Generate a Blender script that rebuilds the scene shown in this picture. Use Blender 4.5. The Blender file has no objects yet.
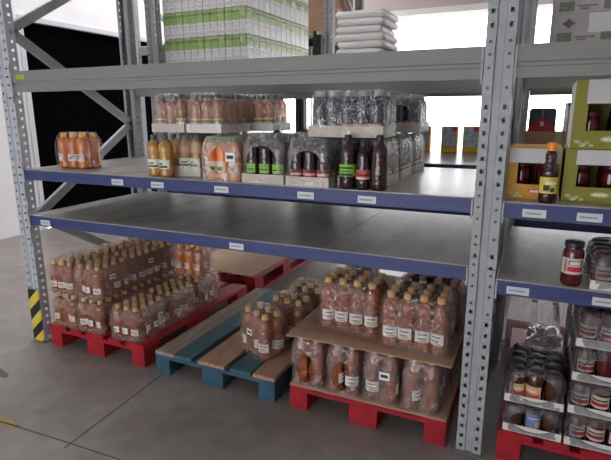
import bpy, bmesh, math, random
from mathutils import Vector, Matrix
random.seed(7)
S = bpy.context.scene
COL = S.collection
PI = math.pi

# ------------------------------------------------------------------ camera
cam_d = bpy.data.cameras.new('camera'); cam = bpy.data.objects.new('camera', cam_d); COL.objects.link(cam)
CX, CY, CZ, YAW, PIT, ROL, FPX = 2.9274, -2.1351, 1.5151, .4321, .2297, -.0035, 505.4
F_ = Vector((-math.sin(YAW)*math.cos(PIT), math.cos(YAW)*math.cos(PIT), -math.sin(PIT)))
R_ = Vector((math.cos(YAW), math.sin(YAW), 0)); U_ = R_.cross(F_)
R2 = R_*math.cos(ROL)+U_*math.sin(ROL); U2 = -R_*math.sin(ROL)+U_*math.cos(ROL)
cam.matrix_world = Matrix(((R2.x, U2.x, -F_.x, CX), (R2.y, U2.y, -F_.y, CY), (R2.z, U2.z, -F_.z, CZ), (0, 0, 0, 1)))
cam_d.sensor_width = 36; cam_d.lens = FPX/611*36; cam_d.clip_start = .05; cam_d.clip_end = 200
S.camera = cam
# ------------------------------------------------------------------ world, light, exposure
w = bpy.data.worlds.new('overcast_sky'); S.world = w; w.use_nodes = True
w.node_tree.nodes['Background'].inputs[0].default_value = (.98, .97, 1.0, 1)
w.node_tree.nodes['Background'].inputs[1].default_value = 5.0
def area(name, loc, rot, sx, sy, energy, color=(1, 1, 1)):
    l = bpy.data.lights.new(name, 'AREA'); l.shape = 'RECTANGLE'; l.size = sx; l.size_y = sy; l.energy = energy; l.color = color
    o = bpy.data.objects.new(name, l); COL.objects.link(o); o.location = loc; o.rotation_euler = rot; return o
S.view_settings.view_transform = 'Standard'; S.view_settings.look = 'None'
S.view_settings.gamma = 1; S.view_settings.use_curve_mapping = False
S.view_settings.exposure = 0.12
S.cycles.transparent_max_bounces = 80
S.cycles.max_bounces = 10; S.cycles.transmission_bounces = 8; S.cycles.diffuse_bounces = 5
S.cycles.caustics_reflective = False; S.cycles.caustics_refractive = False

# ------------------------------------------------------------------ materials
def lin(c): return tuple(((x/255)/12.92 if x/255 <= .04045 else ((x/255+.055)/1.055)**2.4) for x in c)
MATS = {}
def mat(name, rgb, rough=.6, metal=0, trans=0, var=0, scale=8, bump=0, bscale=60, rgb2=None, alpha=1, stretch=None, spec=None):
    if name in MATS: return MATS[name]
    m = bpy.data.materials.new(name); m.use_nodes = True; nt = m.node_tree; N = nt.nodes; L = nt.links
    b = N['Principled BSDF']; c = lin(rgb)
    b.inputs['Base Color'].default_value = (*c, 1); b.inputs['Roughness'].default_value = rough
    b.inputs['Metallic'].default_value = metal; b.inputs['Transmission Weight'].default_value = trans
    b.inputs['Alpha'].default_value = alpha
    if trans: b.inputs['IOR'].default_value = 1.33
    if spec is not None: b.inputs['Specular IOR Level'].default_value = spec
    tc = N.new('ShaderNodeTexCoord'); mp = N.new('ShaderNodeMapping'); L.new(tc.outputs['Object'], mp.inputs[0])
    if stretch: mp.inputs['Scale'].default_value = stretch
    if var or rgb2:
        n = N.new('ShaderNodeTexNoise'); n.inputs['Scale'].default_value = scale; n.inputs['Detail'].default_value = 6; n.inputs['Roughness'].default_value = .6
        L.new(mp.outputs[0], n.inputs['Vector'])
        r = N.new('ShaderNodeValToRGB'); r.color_ramp.elements[0].position = .35; r.color_ramp.elements[1].position = .65
        c2 = lin(rgb2) if rgb2 else tuple(x*(1-var) for x in c)
        r.color_ramp.elements[0].color = (*c2, 1); r.color_ramp.elements[1].color = (*c, 1)
        L.new(n.outputs['Fac'], r.inputs[0]); L.new(r.outputs[0], b.inputs['Base Color'])
    if bump:
        n2 = N.new('ShaderNodeTexNoise'); n2.inputs['Scale'].default_value = bscale; n2.inputs['Detail'].default_value = 4
        L.new(mp.outputs[0], n2.inputs['Vector'])
        bp = N.new('ShaderNodeBump'); bp.inputs['Strength'].default_value = bump; bp.inputs['Distance'].default_value = .01
        L.new(n2.outputs['Fac'], bp.inputs['Height']); L.new(bp.outputs[0], b.inputs['Normal'])
    MATS[name] = m; return m

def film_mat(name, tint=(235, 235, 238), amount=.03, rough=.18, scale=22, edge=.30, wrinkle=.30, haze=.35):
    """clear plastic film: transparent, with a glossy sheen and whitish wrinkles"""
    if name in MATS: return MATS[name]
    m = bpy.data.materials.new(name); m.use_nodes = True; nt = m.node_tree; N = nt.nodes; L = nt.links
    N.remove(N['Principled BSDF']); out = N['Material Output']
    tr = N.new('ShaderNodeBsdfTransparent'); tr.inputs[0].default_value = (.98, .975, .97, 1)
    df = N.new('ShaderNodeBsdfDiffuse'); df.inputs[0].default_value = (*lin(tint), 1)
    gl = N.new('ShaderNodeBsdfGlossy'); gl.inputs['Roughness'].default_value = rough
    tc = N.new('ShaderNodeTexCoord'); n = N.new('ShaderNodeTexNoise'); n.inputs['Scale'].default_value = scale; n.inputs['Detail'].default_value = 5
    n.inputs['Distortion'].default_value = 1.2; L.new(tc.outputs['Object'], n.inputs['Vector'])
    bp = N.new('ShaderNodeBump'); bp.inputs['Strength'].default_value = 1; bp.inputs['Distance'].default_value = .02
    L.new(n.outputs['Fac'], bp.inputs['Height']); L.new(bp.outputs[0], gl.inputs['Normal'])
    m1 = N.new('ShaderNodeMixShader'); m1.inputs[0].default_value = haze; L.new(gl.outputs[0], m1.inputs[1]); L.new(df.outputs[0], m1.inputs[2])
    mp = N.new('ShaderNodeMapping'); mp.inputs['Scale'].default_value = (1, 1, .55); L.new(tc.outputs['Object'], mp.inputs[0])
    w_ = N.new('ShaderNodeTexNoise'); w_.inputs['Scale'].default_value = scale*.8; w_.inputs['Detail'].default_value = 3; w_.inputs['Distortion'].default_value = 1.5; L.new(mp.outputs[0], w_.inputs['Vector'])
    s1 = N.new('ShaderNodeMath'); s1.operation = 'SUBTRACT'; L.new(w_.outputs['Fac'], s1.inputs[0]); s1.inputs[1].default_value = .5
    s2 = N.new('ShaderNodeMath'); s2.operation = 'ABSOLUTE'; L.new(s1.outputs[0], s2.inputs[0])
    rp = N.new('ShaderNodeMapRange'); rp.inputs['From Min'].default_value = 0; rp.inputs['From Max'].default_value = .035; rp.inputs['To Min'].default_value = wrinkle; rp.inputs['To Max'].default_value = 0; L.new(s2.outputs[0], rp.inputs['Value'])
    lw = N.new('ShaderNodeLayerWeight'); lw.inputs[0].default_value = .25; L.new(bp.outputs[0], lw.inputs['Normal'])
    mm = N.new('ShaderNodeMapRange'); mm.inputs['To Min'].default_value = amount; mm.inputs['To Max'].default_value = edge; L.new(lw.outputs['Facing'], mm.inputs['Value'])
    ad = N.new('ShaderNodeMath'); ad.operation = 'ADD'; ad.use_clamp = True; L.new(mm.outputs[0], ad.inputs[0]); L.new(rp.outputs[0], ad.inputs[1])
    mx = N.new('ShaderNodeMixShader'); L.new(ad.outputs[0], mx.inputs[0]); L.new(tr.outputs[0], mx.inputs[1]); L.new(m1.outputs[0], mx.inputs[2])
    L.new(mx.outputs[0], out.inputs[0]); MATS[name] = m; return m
def drink_mat(name, rgb, tint, fac=.5, rough=.1):
    """drink in a clear bottle: coloured body that lets tinted light through, glossy outside"""
    m = bpy.data.materials.new(name); m.use_nodes = True; N = m.node_tree.nodes; L = m.node_tree.links; b = N['Principled BSDF']
    b.inputs['Base Color'].default_value = (*lin(rgb), 1); b.inputs['Roughness'].default_value = .5; b.inputs['Specular IOR Level'].default_value = .2
    tr = N.new('ShaderNodeBsdfTransparent'); tr.inputs[0].default_value = (*lin(tint), 1)
    m1 = N.new('ShaderNodeMixShader'); m1.inputs[0].default_value = fac; L.new(b.outputs[0], m1.inputs[1]); L.new(tr.outputs[0], m1.inputs[2])
    gl = N.new('ShaderNodeBsdfGlossy'); gl.inputs['Roughness'].default_value = rough
    fr = N.new('ShaderNodeFresnel'); fr.inputs[0].default_value = 1.75
    tc = N.new('ShaderNodeTexCoord'); n = N.new('ShaderNodeTexNoise'); n.inputs['Scale'].default_value = 60; L.new(tc.outputs['Object'], n.inputs['Vector'])
    bp = N.new('ShaderNodeBump'); bp.inputs['Strength'].default_value = .6; bp.inputs['Distance'].default_value = .006; L.new(n.outputs['Fac'], bp.inputs['Height']); L.new(bp.outputs[0], gl.inputs['Normal']); L.new(bp.outputs[0], fr.inputs['Normal'])
    m2 = N.new('ShaderNodeMixShader'); L.new(fr.outputs[0], m2.inputs[0]); L.new(m1.outputs[0], m2.inputs[1]); L.new(gl.outputs[0], m2.inputs[2])
    L.new(m2.outputs[0], N['Material Output'].inputs[0]); MATS[name] = m; return m

GREY = mat('grey_beam_paint', (132, 133, 130), .55, var=.12, scale=3, stretch=(1, 4, 20))
POST = mat('grey_post_paint', (160, 165, 168), .5, var=.12, scale=12)
GALV = mat('galvanised_steel', (186, 190, 196), .5, metal=.1, rgb2=(174, 179, 186), scale=30)
BLUE = mat('blue_beam_paint', (52, 64, 118), .5, var=.25, scale=5, stretch=(1, 3, 8))
DECK = mat('worn_grey_decking', (178, 175, 168), .3, rgb2=(140, 136, 129), scale=4, bump=.12, bscale=14, stretch=(1.6, .7, 1))
LIP = mat('decking_edge', (132, 131, 126), .5, var=.2)
RED = mat('red_pallet_paint', (176, 22, 38), .55, rgb2=(140, 18, 30), scale=9, bump=.1)
WOOD = mat('bare_pallet_wood', (190, 150, 124), .75, rgb2=(150, 112, 88), scale=6, bump=.2, stretch=(9, .8, 9))
GWOOD = mat('weathered_grey_wood', (168, 150, 134), .8, rgb2=(128, 120, 110), scale=5, bump=.2, stretch=(9, .8, 9))
WWOOD = mat('pale_dusty_wood', (244, 238, 234), .8, rgb2=(222, 212, 206), scale=6, bump=.2, stretch=(9, .8, 9))
TEAL = mat('blue_pallet_paint', (66, 104, 110), .65, rgb2=(48, 84, 94), scale=8, bump=.15, stretch=(6, .8, 6))
TEALD = mat('blue_block_paint', (52, 90, 112), .65, rgb2=(38, 70, 88), scale=12)
CARD = mat('brown_cardboard', (176, 140, 116), .8, var=.15, scale=5)
CARDL = mat('tan_cardboard_sheet', (190, 160, 130), .8, var=.12, scale=4)
TRAYM = mat('pale_cardboard_tray', (205, 196, 184), .8, var=.08)
TRAYW = mat('white_cardboard_tray', (226, 224, 220), .75, var=.05)
PEACH = drink_mat('peach_drink', (232, 130, 84), (246, 200, 164), .74)
PEACHD = drink_mat('peach_drink_orange', (255, 140, 40), (255, 196, 110), .5)
AMBER = drink_mat('amber_juice', (246, 178, 84), (252, 220, 160), .6)
AMBERP = drink_mat('pale_amber_juice', (236, 160, 110), (246, 210, 176), .64)
ORJ = mat('orange_juice', (224, 132, 72), .25, spec=.6)
DARKJ = drink_mat('dark_grape_juice', (40, 18, 30), (90, 50, 62), .25)
DARKC = drink_mat('dark_blueish_bottle', (56, 62, 84), (130, 136, 160), .35)
REDJ = drink_mat('dark_red_juice', (62, 18, 26), (140, 50, 56), .4)
JARM = mat('dark_red_preserve', (82, 16, 22), .12, spec=.7)
COFF = mat('brown_preserve', (72, 42, 30), .15, spec=.7)
GOLD = mat('gold_cap', (224, 180, 112), .4)
COPPER = mat('copper_cap', (172, 112, 82), .4)
YCAP = mat('yellow_cap', (236, 178, 60), .4)
OCAP = mat('orange_cap', (240, 150, 40), .4)
GCAP = mat('green_cap', (40, 140, 84), .45)
DGCAP = mat('dark_green_cap', (72, 92, 82), .45)
BCAP = mat('black_cap', (38, 38, 42), .4)
PCAP = mat('pale_grey_cap', (176, 186, 184), .4)
FILM = film_mat('clear_shrink_film', amount=.06, edge=.36, wrinkle=.34, haze=.4)
FILMP = film_mat('peach_shrink_film', (250, 228, 212), .05, .16, edge=.34, wrinkle=.32, haze=.45)
FILMH = film_mat('heavy_shrink_film', (240, 224, 210), .22, .3, 16, .5, .45, .6)
FILMD = film_mat('dusty_shrink_film', (200, 192, 190), .06, .16, 20, .32, .32, .45)
FILML = film_mat('light_shrink_film', amount=.02, edge=.22, wrinkle=.2, haze=.2)
FILMA = film_mat('hazy_shrink_film', (205, 200, 200), .13, .16, 18, .42, .32, .45)
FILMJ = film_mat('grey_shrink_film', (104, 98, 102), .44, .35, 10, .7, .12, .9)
PAPER = mat('white_paper', (232, 232, 232), .7)
INK = mat('dark_ink', (60, 60, 70), .7)
BLACK = mat('matt_black', (14, 14, 16), .7)
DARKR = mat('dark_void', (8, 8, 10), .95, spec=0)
STEEL = mat('bolt_steel', (150, 150, 150), .35, metal=.8)

def label_mat(name, base, parts):
    """printed label: object-space z bands and blobs; parts = [(zmin,zmax,amin,amax,rgb)] with a = object x"""
    if name in MATS: return MATS[name]
    m = bpy.data.materials.new(name); m.use_nodes = True; nt = m.node_tree; N = nt.nodes; L = nt.links
    b = N['Principled BSDF']; b.inputs['Roughness'].default_value = .6
    tc = N.new('ShaderNodeTexCoord'); sp = N.new('ShaderNodeSeparateXYZ'); L.new(tc.outputs['Object'], sp.inputs[0])
    prev = N.new('ShaderNodeRGB'); prev.outputs[0].default_value = (*lin(base), 1); cur = prev.outputs[0]
    def band(sock, lo, hi):
        a = N.new('ShaderNodeMath'); a.operation = 'GREATER_THAN'; L.new(sock, a.inputs[0]); a.inputs[1].default_value = lo
        c = N.new('ShaderNodeMath'); c.operation = 'LESS_THAN'; L.new(sock, c.inputs[0]); c.inputs[1].default_value = hi
        d = N.new('ShaderNodeMath'); d.operation = 'MULTIPLY'; L.new(a.outputs[0], d.inputs[0]); L.new(c.outputs[0], d.inputs[1]); return d.outputs[0]
    for z0, z1, x0, x1, rgb in parts:
        f1 = band(sp.outputs[2], z0, z1); f2 = band(sp.outputs[0], x0, x1)
        d = N.new('ShaderNodeMath'); d.operation = 'MULTIPLY'; L.new(f1, d.inputs[0]); L.new(f2, d.inputs[1])
        mx = N.new('ShaderNodeMix'); mx.data_type = 'RGBA'; L.new(d.outputs[0], mx.inputs[0]); L.new(cur, mx.inputs[6]); mx.inputs[7].default_value = (*lin(rgb), 1)
        cur = mx.outputs[2]
    L.new(cur, b.inputs['Base Color']); MATS[name] = m; return m

# ------------------------------------------------------------------ mesh helpers
def new_mesh(name, bm, m, smooth=False):
    me = bpy.data.meshes.new(name); bm.normal_update(); bm.to_mesh(me); bm.free()
    if m: me.materials.append(m)
    if smooth:
        for p in me.polygons: p.use_smooth = True
    return me
def obj(name, me, parent=None, loc=(0, 0, 0), rz=0, rot=None):
    o = bpy.data.objects.new(name, me); COL.objects.link(o); o.location = loc
    o.rotation_euler = rot if rot else (0, 0, rz)
    if parent: o.parent = parent
    return o
def box(bm, x0, x1, y0, y1, z0, z1):
    v = [bm.verts.new(p) for p in ((x0, y0, z0), (x1, y0, z0), (x1, y1, z0), (x0, y1, z0), (x0, y0, z1), (x1, y0, z1), (x1, y1, z1), (x0, y1, z1))]
    for f in ((0, 3, 2, 1), (4, 5, 6, 7), (0, 1, 5, 4), (1, 2, 6, 5), (2, 3, 7, 6), (3, 0, 4, 7)): bm.faces.new([v[i] for i in f])
def boxo(name, ext, m, parent=None, bev=0, loc=(0, 0, 0), rz=0, rot=None):
    bm = bmesh.new(); box(bm, *ext)
    if bev: bmesh.ops.bevel(bm, geom=bm.edges[:], offset=bev, segments=2, affect='EDGES')
    return obj(name, new_mesh(name, bm, m), parent, loc, rz, rot)
def boxeso(name, exts, m, parent=None, bev=0, loc=(0, 0, 0), rz=0):
    bm = bmesh.new()
    for e in exts: box(bm, *e)
    if bev: bmesh.ops.bevel(bm, geom=bm.edges[:], offset=bev, segments=1, affect='EDGES')
    return obj(name, new_mesh(name, bm, m), parent, loc, rz)
def beam_between(bm, a, b, wx, wt):
    """rectangular bar from a to b, width wx along the global x, thickness wt"""
    a = Vector(a); b = Vector(b); d = (b-a).normalized(); x = Vector((1, 0, 0)); n = d.cross(x).normalized()
    vs = []
    for p in (a, b):
        for s, t in ((-1, -1), (1, -1), (1, 1), (-1, 1)): vs.append(bm.verts.new(p+x*s*wx/2+n*t*wt/2))
    for f in ((3, 2, 1, 0), (4, 5, 6, 7), (0, 1, 5, 4), (1, 2, 6, 5), (2, 3, 7, 6), (3, 0, 4, 7)): bm.faces.new([vs[i] for i in f])
def lathe(prof, seg=16, a0=0, a1=2*PI, close=True):
    bm = bmesh.new(); full = abs(a1-a0-2*PI) < 1e-6; n = seg if full else seg+1; rings = []
    for r, z in prof:
        if r < 1e-5: rings.append([bm.verts.new((0, 0, z))]*n); continue
        rings.append([bm.verts.new((r*math.cos(a0+(a1-a0)*i/seg), r*math.sin(a0+(a1-a0)*i/seg), z)) for i in range(n)])
    for a, b in zip(rings, rings[1:]):
        for i in range(seg):
            j = (i+1) % n
            q = []
            for v in (a[i], a[j], b[j], b[i]):
                if v not in q: q.append(v)
            if len(q) > 2:
                try: bm.faces.new(q)
                except ValueError: pass
    return bm
def empty(name, label, cat, loc=(0, 0, 0), rz=0, group=None):
    o = bpy.data.objects.new(name, None); COL.objects.link(o); o.location = loc; o.rotation_euler = (0, 0, rz); o.empty_display_size = .05
    return tag(o, label, cat, group)
def tag(o, label, cat, group=None):
    o['label'] = label; o['category'] = cat
    if group: o['group'] = group
    return o
def struct(o): o['kind'] = 'structure'; return o

# ------------------------------------------------------------------ setting
def floor_material():
    m = mat('concrete_floor', (147, 140, 135), .42, rgb2=(120, 113, 109), scale=1.3, bump=.05, bscale=30)
    nt = m.node_tree; N = nt.nodes; L = nt.links; b = N['Principled BSDF']
    old = b.inputs['Base Color'].links[0].from_socket
    n = N.new('ShaderNodeTexNoise'); n.inputs['Scale'].default_value = 9; n.inputs['Detail'].default_value = 8
    tc = N.new('ShaderNodeTexCoord'); L.new(tc.outputs['Object'], n.inputs['Vector'])
    mr = N.new('ShaderNodeMapRange'); mr.inputs['From Min'].default_value = .3; mr.inputs['From Max'].default_value = .7; mr.inputs['To Min'].default_value = .84; mr.inputs['To Max'].default_value = 1.08
    L.new(n.outputs['Fac'], mr.inputs['Value'])
    mx = N.new('ShaderNodeVectorMath'); mx.operation = 'SCALE'; L.new(old, mx.inputs[0]); L.new(mr.outputs[0], mx.inputs['Scale'])
    L.new(mx.outputs[0], b.inputs['Base Color']); return m
struct(boxo('floor', (-3, 9, -5, 9, -.1, 0), floor_material()))
WALLM = mat('white_wall_paint', (232, 231, 232), .85, var=.05, scale=2)
# left wall with a tall dark doorway: y 2.47 .. 5.1, up to z 2.6
struct(boxeso('wall_left', [(-3.2, -3, -5, 2.36, 0, 5), (-3.2, -3, 5.1, 9, 0, 5), (-3.2, -3, 2.36, 5.1, 2.68, 5)], WALLM))
d1 = struct(boxeso('door_1', [(-3.05, -2.98, 2.361, 2.42, 0, 2.679), (-3.05, -2.98, 5.04, 5.099, 0, 2.679), (-3.05, -2.98, 2.42, 5.04, 2.62, 2.679)], mat('grey_door_frame', (196, 198, 204), .5)))
o = boxo('doorway_dark_sheet', (-3.13, -3.05, 2.361, 5.099, 0, 2.679), DARKR, d1)  # flat black sheet standing in for the darkness beyond the open doorway
WB = mat('pinkish_wall_paint', (190, 178, 174), .8)
struct(boxeso('wall_back', [(-3.2, 9, 9, 9.2, 3.44, 5), (-3.2, -2.9, 9, 9.2, 0, 3.44), (7.5, 9, 9, 9.2, 0, 3.44)], WB))
struct(boxo('trim_1', (-2.9, 7.5, 8.9, 8.99, 3.44, 3.56), mat('white_trim', (225, 222, 222), .6)))
struct(boxo('wall_right', (9, 9.2, -5, 9, 0, 5), WALLM))
struct(boxeso('wall_front_added', [(-3.2, -1.0, -5.2, -5, 0, 5), (2.8, 9.2, -5.2, -5, 0, 5), (-1.0, 2.8, -5.2, -5, 2.3, 5)], WALLM))  # unseen wall added to dim the front; its opening is sized for that
struct(boxeso('ceiling', [(-3.2, -2.95, -5.2, 9.2, 5, 5.1), (-.9, 9.2, -5.2, 9.2, 5, 5.1), (-2.95, -.9, 8, 9.2, 5, 5.1), (-2.95, -.9, -5.2, -.2, 5, 5.1)], mat('ceiling_panel', (200, 200, 200), .8)))  # unseen; open strip over the left aisle added to brighten wall and floor
struct(boxo('yard_ground', (-20, 30, 9, 50, -.12, -.02), mat('pale_yard_concrete', (215, 213, 210), .8, var=.06)))
# floor marks
def decal(name, pts, m, label, cat, z=.0012):
    bm = bmesh.new(); top = [bm.verts.new((x, y, z)) for x, y in pts]; bot = [bm.verts.new((x, y, 0.0002)) for x, y in pts]
    bm.faces.new(top); bm.faces.new(bot[::-1]); n = len(pts)
    for i in range(n): bm.faces.new((bot[i], bot[(i+1) % n], top[(i+1) % n], top[i]))
    return tag(obj(name, new_mesh(name, bm, m)), label, cat)
JO = mat('joint_filler', (88, 85, 83), .7)
decal('floor_joint', [(1.008, -.02), (1.016, -.02), (1.052, -.74), (1.044, -.74)], JO, 'straight dark saw-cut joint in the concrete in front of the pallets', 'floor joint')
decal('floor_joint', [(.40, -.755), (.62, -.728), (.98, -.71), (1.6, -.69), (1.6, -.684), (.98, -.703), (.62, -.72), (.40, -.747)], JO, 'thin dark curved crack line at the bottom left of the concrete floor', 'floor crack')
decal('floor_marking', [(.30, -.66), (.60, -.69), (.70, -.705), (.715, -.73), (.68, -.745), (.55, -.74), (.30, -.72)], mat('faded_yellow_paint', (170, 148, 100), .7, var=.25, scale=30), 'faded yellow paint stripe at the left edge of the floor', 'floor marking')
decal('floor_patch', [(.05, -.36), (.19, -.40), (.20, -.425), (.05, -.45)], mat('dark_patch', (88, 86, 86), .6), 'small dark grey patch on the floor left of the red pallet', 'floor patch')
CH = mat('chalk', (158, 156, 156), .8, var=.2, scale=60)
bm = bmesh.new(); box(bm, 1.07, 1.085, -.40, -.30, .0002, .0012); box(bm, 1.05, 1.14, -.345, -.33, .0002, .0012); box(bm, 1.085, 1.13, -.40, -.385, .0002, .0012); box(bm, 1.12, 1.135, -.385, -.345, .0002, .0012)
tag(obj('chalk_mark', new_mesh('chalk_mark', bm, CH)), 'small pale scuffed chalk mark on the concrete before the blue pallet', 'floor marking')

# ------------------------------------------------------------------ racking
PW, PD, RD, BAY = .107, .07, 1.08, 2.7
def post_mesh(name, H, m, flip=False):
    """perforated omega section; the front face is at y=0 and the flanges run to y=PD"""
    prof = [(.030, PD), (.012, PD), (0, PD-.008), (0, .045), (0, .028), (0, 0), (.013, 0), (.027, 0), (.036, 0), (.041, .007), (.066, .007), (.071, 0), (.080, 0), (.094, 0),
            (PW, 0), (PW, .028), (PW, .045), (PW, PD-.008), (PW-.012, PD), (PW-.030, PD)]
    holes = {3, 6, 12, 15}
    if flip: prof = [(x, PD-y) for x, y in prof][::-1]; holes = {len(prof)-2-i for i in holes}
    zs = [0.0]; z = .03
    while z < H: zs += [z-.0085, z+.0085]; z += .05
    zs.append(H)
    bm = bmesh.new(); g = [[bm.verts.new((x, y, zz)) for x, y in prof] for zz in zs]
    for i in range(len(zs)-1):
        for j in range(len(prof)-1):
            if j in holes and i % 2 == 1: continue
            bm.faces.new((g[i][j], g[i][j+1], g[i+1][j+1], g[i+1][j]))
    bmesh.ops.delete(bm, geom=[v for v in bm.verts if not v.link_faces], context='VERTS')
    return new_mesh(name, bm, m)
PH = 3.4
pm_f = post_mesh('front_post', PH, POST); pm_r = post_mesh('rear_post', PH, POST, True)
pm_fg = post_mesh('front_post_galvanised', PH, GALV)
def rack_frame(x, y, label, front=None, extra=True):
    t = empty('rack_frame', label, 'rack upright', (x, y, 0))
    a = obj('post', front or pm_f, t); b = obj('post', pm_r, t, (0, RD-PD, 0))
    for o_ in (a, b):
        sm = o_.modifiers.new('sheet', 'SOLIDIFY'); sm.thickness = .0022; sm.offset = -1
    nodes = [(.06, .06), (RD-.06, .30), (.09, .85), (RD-.06, 1.43), (.06, 2.0), (RD-.06, 2.57), (.06, 3.14)]
    for (y0, z0), (y1, z1) in zip(nodes, nodes[1:]):
        bm = bmesh.new(); beam_between(bm, (PW/2, y0, z0), (PW/2, y1, z1), .030, .055)
        obj('brace', new_mesh('brace', bm, POST), t)
    for yy in (-.02, RD-PD-.02): boxo('foot_plate', (-.012, PW+.012, yy, yy+PD+.04, 0, .005), STEEL, t)
    return t
fA = rack_frame(-PW, 0, 'front left upright frame with black and yellow guard strip at its foot', pm_fg)
# warning guard on the foot of the left post
def stripe_mat():
    m = bpy.data.materials.new('black_yellow_stripes'); m.use_nodes = True; N = m.node_tree.nodes; L = m.node_tree.links; b = N['Principled BSDF']; b.inputs['Roughness'].default_value = .5
    tc = N.new('ShaderNodeTexCoord'); sp = N.new('ShaderNodeSeparateXYZ'); L.new(tc.outputs['Object'], sp.inputs[0])
    m1 = N.new('ShaderNodeMath'); m1.operation = 'MULTIPLY_ADD'; L.new(sp.outputs[0], m1.inputs[0]); m1.inputs[1].default_value = -.9; L.new(sp.outputs[2], m1.inputs[2])
    m2 = N.new('ShaderNodeMath'); m2.operation = 'MULTIPLY'; L.new(m1.outputs[0], m2.inputs[0]); m2.inputs[1].default_value = 1/.145
    m3 = N.new('ShaderNodeMath'); m3.operation = 'FRACT'; L.new(m2.outputs[0], m3.inputs[0])
    m4 = N.new('ShaderNodeMath'); m4.operation = 'GREATER_THAN'; L.new(m3.outputs[0], m4.inputs[0]); m4.inputs[1].default_value = .5
    mx = N.new('ShaderNodeMix'); mx.data_type = 'RGBA'; L.new(m4.outputs[0], mx.inputs[0]); mx.inputs[6].default_value = (*lin((28, 28, 30)), 1); mx.inputs[7].default_value = (*lin((214, 192, 70)), 1)
    L.new(mx.outputs[2], b.inputs['Base Color']); return m
g = boxo('warning_strip', (.003, PW-.003, -.006, -.001, .006, .37), stripe_mat(), fA); g['label'] = 'black and yellow striped warning strip'
fB = rack_frame(BAY, 0, 'tall grey perforated front upright frame at right centre, nearest the camera')
rack_frame(2*BAY+PW, 0, 'grey perforated upright frame at the far right end of the front rack')
rack_frame(-PW, 1.33, 'grey upright frame of the rear rack behind the front left frame')
rack_frame(BAY, 1.33, 'grey upright frame of the rear rack directly behind the big central post')
rack_frame(2*BAY+PW, 1.33, 'grey upright frame at the far right end of the rear rack')
rack_frame(.6, 3.42, 'free grey upright frame standing far behind, next to the brown boxes')

TAGM = mat('price_tag', (205, 208, 212), .5)
def price_tag(parent, x, z, wd=.085, h=.032, y=-.003):
    t = boxo('price_label', (-wd/2, wd/2, -.0025, 0, -h/2, h/2), TAGM, parent, loc=(x, y, z))
    bm = bmesh.new()
    for k in range(7):
        x0 = -wd*.38+k*wd*.1; box(bm, x0, x0+wd*.07, -.0032, -.0024, -h*.12, h*.1)
    obj('printed_line', new_mesh('printed_line', bm, mat('tag_ink', (120, 124, 134), .7)), t)
def beam(x, y, z0, z1, m, label, kind, tags=(), th=.045, sgn=1):
    t = empty('load_beam', label, 'rack beam', (x, y, z0)); h = z1-z0
    bm = bmesh.new()
    if kind == 'big':
        p = [(0, 0), (0, h*.32), (.005, h*.36), (.005, h*.46), (0, h*.5), (0, h), (th, h), (th, 0)]
        a = [bm.verts.new((.002, q[0] if sgn > 0 else th-q[0], q[1])) for q in p]; b = [bm.verts.new((BAY-.002, q[0] if sgn > 0 else th-q[0], q[1])) for q in p]
        n = len(p); bm.faces.new(a[::-1]); bm.faces.new(b)
        for i in range(n): bm.faces.new((a[i], a[(i+1) % n], b[(i+1) % n], b[i]))
        bmesh.ops.recalc_face_normals(bm, faces=bm.faces[:])
    else: box(bm, .002, BAY-.002, 0, th, 0, h)
    obj('beam', new_mesh('beam', bm, m), t)
    yp = -.0075 if sgn > 0 else th+.0005
    for xx, s in ((0, -1), (BAY, 1)):
        zc = h-.02
        bm = bmesh.new(); x0, x1 = (xx-.036, xx-.001) if s < 0 else (xx+.001, xx+.036)
        if sgn > 0: x0 -= .0; box(bm, min(x0, x1), max(x0, x1), yp, yp+.007, zc-.165, zc+.06)
        else: box(bm, min(x0, x1), max(x0, x1), yp, yp+.004, zc-.165, zc+.06)
        e0, e1 = (xx+.002, xx+.010) if s < 0 else (xx-.010, xx-.002)
        box(bm, e0, e1, yp, yp+.004, -.02, h-.002)
        pl = obj('end_plate', new_mesh('end_plate', bm, GALV if (s < 0 and x < 1) else POST), t)
        if sgn > 0:
            bm = bmesh.new(); xb = (x0+x1)/2
            for zz in (.035, -.012, -.06, -.135):
                r = bmesh.ops.create_cone(bm, cap_ends=True, segments=10, radius1=.006, radius2=.005, depth=.008, matrix=Matrix.Translation((xb, yp-.004, zc+zz)) @ Matrix.Rotation(PI/2, 4, 'X'))
            obj('bolt', new_mesh('bolt', bm, mat('dark_bolt', (80, 82, 84), .4, metal=.6)), pl)
    for q in tags: price_tag(t, q, h*.42)
    return t
bb = beam(0, 0, 1.637, 1.757, GREY, 'big grey top beam across the front left bay with small green sticker', 'big')
gs = boxo('sticker', (.0, .075, -.0015, 0, -.012, .012), mat('lime_sticker', (150, 178, 40), .6), bb, loc=(.045, -.0005, .085)); gs['label'] = 'lime green sticker'
x2 = BAY+PW
beam(x2, 0, 1.637, 1.757, GREY, 'big grey top beam of the front right bay below the patterned boxes', 'big')
beam(0, 0, 1.108, 1.168, BLUE, 'upper blue front beam with five price labels under the bottle trays', 'flat', (.779, 1.064, 1.476, 1.946, 2.246))
beam(0, 0, .818, .878, BLUE, 'lower blue front beam of the left bay under the empty shelf', 'flat', (.149, 1.554))
beam(x2, 0, 1.100, 1.160, BLUE, 'upper blue front beam of the right bay under the yellow cartons', 'flat', (2.928-x2, 3.118-x2, 3.5-x2))
beam(x2, 0, .776, .836, BLUE, 'lower blue front beam of the right bay under the single jar', 'flat', (2.896-x2, 3.205-x2, 3.5-x2))
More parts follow.
